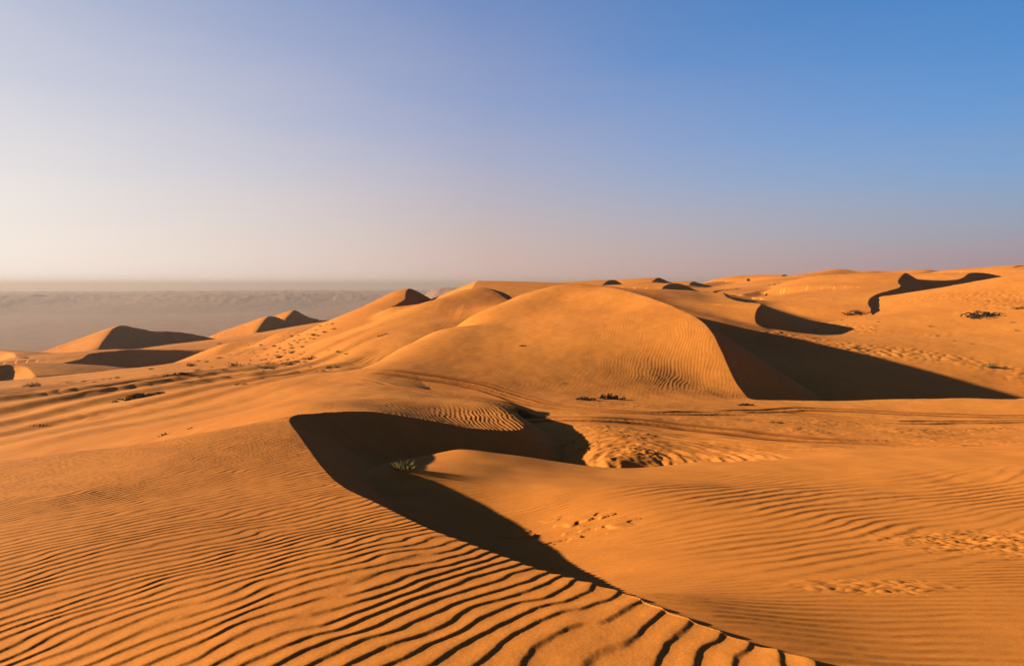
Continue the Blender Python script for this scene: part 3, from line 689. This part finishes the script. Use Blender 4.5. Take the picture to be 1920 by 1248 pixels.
dead_brush(1398, 759, 44, 'flat dark scrap of dead brush in front of the black shadow', 39, 18, .06, 1.5, .2)
dead_brush(1462, 794, 26, 'dead twigs between the two tyre tracks', 40, 10, .12, 1.6)
dead_brush(307, 815, 20, 'small dark clump of dead twigs behind the ripples, the lower left of two', 41, 14, .22, 1.8, .5)
dead_brush(356, 803, 15, 'small dead clump behind the ripples, the upper right of two', 42, 10, .25, 1.8, .5)
dead_brush(1057, 719, 12, 'tiny dead sprig above the half buried wood clump', 43, 7, .2, 1.8)
dead_brush(718, 628, 34, 'thin dark line of dead twigs on the smooth orange dune', 44, 10, .06, 1.2, .1, 1.2)
dead_brush(1590, 1026, 13, 'single short twig lying on the rippled sand at lower right', 45, 2, .3, 1.4)
# clods of damp sand and bits of wood thrown up by the wheels
random.seed(8)
def clod_mesh(seed):
    random.seed(seed); import bmesh
    bm = bmesh.new(); bmesh.ops.create_icosphere(bm, subdivisions=2, radius=.5)
    for v in bm.verts: v.co *= 1+.28*mathutils.noise.noise(v.co*2.3+Vector((seed, 0, 0))); v.co.z *= .7
    me = bpy.data.meshes.new('clod'); bm.to_mesh(me); bm.free(); me.materials.append(CLOD); return me
CLOD = plain_mat('crusted_sand', (.030, .011, .004), (.075, .026, .008), 3)
CM = [clod_mesh(s) for s in (1, 2, 3)]
random.seed(9)
spots = [(1176,807),(1172,811),(1164,813),(1178,818),(1202,823),(1196,828),(1205,834),(1120,831),(1112,837),(1104,844),(1150,846),(1158,846),(1236,866),(1243,868),(1228,818),(1076,829),(1137,809),(1180,803),(1215,815),(1222,822),(1190,836),(1168,822),(1500,803),(1690,812),(1520,845),(1605,832),(1660,826)]
for i, (px, py) in enumerate(spots):
    p = gpos(px, py); s = scale_at(p, random.uniform(3, 6.5))
    o = link('clod', CM[i % 3]); o.location = p+Vector((0, 0, .1*s)); o.rotation_euler = (random.uniform(-.3, .3), random.uniform(-.3, .3), random.uniform(0, 6)); o.scale = (s*1.3, s, s*.8)
    tag(o, 'one of the dark crusted clods strewn on the churned sand beside the tyre tracks', 'clod', 'clods on the churned sand')
# the grass tuft in the hollow
random.seed(21)
tp = Vector((TUFT[0], TUFT[1], lift(TUFT[0], TUFT[1])-.02)); t = empty('grass_tuft', tp); t.scale = (.8, .8, .8); tag(t, 'dry yellow green grass tuft on its little mound in the dark hollow', 'grass tuft')
gb, db = MB(), MB()
for k in range(150):
    a = random.uniform(0, 2*math.pi); e = random.uniform(.1, .75); r = random.random()**.5*.16; p = Vector((math.cos(a)*r*1.3, math.sin(a)*r, -.05))
    (gb if k % 5 else db).blade(p, (math.cos(a)*e, math.sin(a)*e, 1), random.uniform(.16, .36), random.uniform(.005, .009), random.uniform(.1, .5))
link('blades', gb.mesh('blades', STRAW), t); link('dead_blades', db.mesh('dead_blades', WOOD), t)

# ---------------------------------------------------------------- haze, sky, sun, camera
def haze_box(x0, x1, y0, y1, z0, z1):
    v = [(x, y, z) for z in (z0, z1) for y in (y0, y1) for x in (x0, x1)]
    f = [(0, 2, 3, 1), (4, 5, 7, 6), (0, 1, 5, 4), (2, 6, 7, 3), (0, 4, 6, 2), (1, 3, 7, 5)]
    me = bpy.data.meshes.new('haze'); me.from_pydata(v, [], f); m = bpy.data.materials.new('haze'); m.use_nodes = True; nt = m.node_tree
    nt.nodes.remove(nt.nodes['Principled BSDF']); pv = nt.nodes.new('ShaderNodeVolumePrincipled'); nt.links.new(pv.outputs['Volume'], nt.nodes['Material Output'].inputs['Volume'])
    pv.inputs['Color'].default_value = HAZE_COL; pv.inputs['Density'].default_value = HAZE_D; pv.inputs['Anisotropy'].default_value = HAZE_G
    me.materials.append(m); o = bpy.data.objects.new('haze', me); COL.objects.link(o); tag(o, 'pale dusty haze lying over the far plain', 'haze', kind='stuff')
if HAZE_D > 0: haze_box(-17500, 17500, -17500, 17500, min(-95, float(GZ.min())-1), max(float(GZ.max())+1.5, 9))
w = bpy.data.worlds.new('World'); scene.world = w; w.use_nodes = True; nt = w.node_tree; bg = nt.nodes['Background']
sky = nt.nodes.new('ShaderNodeTexSky'); sky.sky_type = 'NISHITA'; sky.sun_disc = False; sky.sun_elevation = SUN_EL; sky.sun_rotation = math.atan2(SUN[0], SUN[1])
sky.altitude = 0; sky.air_density = SKY_AIR; sky.dust_density = SKY_DUST; sky.ozone_density = SKY_OZ
# dust in the air: a pale veil near the horizon, thicker and brighter towards the sun
N, L = nt.nodes, nt.links
tc = N.new('ShaderNodeTexCoord'); sep = N.new('ShaderNodeSeparateXYZ'); L.new(tc.outputs['Generated'], sep.inputs['Vector'])
def mth(op, a, b=None, c=None):
    n = N.new('ShaderNodeMath'); n.operation = op
    for k, v in enumerate((a, b, c)):
        if v is None: continue
        if isinstance(v, (int, float)): n.inputs[k].default_value = v
        else: L.new(v, n.inputs[k])
    return n.outputs[0]
dot = N.new('ShaderNodeVectorMath'); dot.operation = 'DOT_PRODUCT'; L.new(tc.outputs['Generated'], dot.inputs[0]); dot.inputs[1].default_value = (-math.cos(SUN_AZ), math.sin(SUN_AZ), 0)
side = N.new('ShaderNodeMapRange'); side.inputs['From Min'].default_value = -.55; side.inputs['From Max'].default_value = .68; side.clamp = True; L.new(dot.outputs['Value'], side.inputs['Value'])
elev = mth('MAXIMUM', sep.outputs['Z'], 0.0)
thick = mth('MULTIPLY_ADD', mth('POWER', side.outputs['Result'], VEIL_P), VEIL_T1, VEIL_T0)
st = N.new('ShaderNodeMapping'); st.inputs['Scale'].default_value = (2.2, 2.2, 13); L.new(tc.outputs['Generated'], st.inputs['Vector'])
streak = N.new('ShaderNodeTexNoise'); streak.inputs['Scale'].default_value = 1.6; streak.inputs['Detail'].default_value = 6; L.new(st.outputs['Vector'], streak.inputs['Vector'])
thick = mth('MULTIPLY', thick, mth('MULTIPLY_ADD', streak.outputs['Fac'], .34, .83))      # uneven layers of dust
veil = mth('MULTIPLY', mth('EXPONENT', mth('MULTIPLY', mth('POWER', mth('DIVIDE', elev, thick), 1.25), -1.0)), VEIL_MAX)
ramp = N.new('ShaderNodeValToRGB'); L.new(side.outputs['Result'], ramp.inputs['Fac']); K = 1/(SKY_STR*2**EXPO)
for k, (p, c) in enumerate(VEIL_RAMP):
    e = ramp.color_ramp.elements[k] if k < 2 else ramp.color_ramp.elements.new(p)
    e.position = p; e.color = (*c, 1)
sc_ = N.new('ShaderNodeVectorMath'); sc_.operation = 'SCALE'; L.new(ramp.outputs['Color'], sc_.inputs[0]); sc_.inputs['Scale'].default_value = K
tint = N.new('ShaderNodeVectorMath'); tint.operation = 'MULTIPLY'; L.new(sky.outputs['Color'], tint.inputs[0]); tint.inputs[1].default_value = SKY_TINT
fac = mth('MULTIPLY_ADD', side.outputs['Result'], mth('MULTIPLY_ADD', side.outputs['Result'], SKY_F2, SKY_F1), 1.0)
tin2 = N.new('ShaderNodeVectorMath'); tin2.operation = 'SCALE'; L.new(tint.outputs[0], tin2.inputs[0]); L.new(fac, tin2.inputs['Scale'])
mix = N.new('ShaderNodeMix'); mix.data_type = 'RGBA'; L.new(veil, mix.inputs['Factor']); L.new(tin2.outputs[0], mix.inputs['A']); L.new(sc_.outputs[0], mix.inputs['B'])
L.new(mix.outputs['Result'], bg.inputs['Color']); bg.inputs['Strength'].default_value = SKY_STR
sl = bpy.data.lights.new('sun', 'SUN'); sl.energy = SUN_STR; sl.angle = math.radians(.6); sl.color = SUN_COL
so = bpy.data.objects.new('sun', sl); COL.objects.link(so); so.rotation_euler = Vector(SUN).to_track_quat('Z', 'Y').to_euler(); so.location = (-60, 10, 40)
cam = bpy.data.cameras.new('camera'); cam.sensor_width = 36; cam.lens = FPX/1920*36; cam.clip_end = 60000; cam.clip_start = .05
co = bpy.data.objects.new('camera', cam); COL.objects.link(co); co.rotation_euler = (math.pi/2-PITCH, 0, 0); scene.camera = co
vs = scene.view_settings; vs.view_transform = 'Standard'; vs.look = 'None'; vs.gamma = 1; vs.use_curve_mapping = False; vs.exposure = EXPO
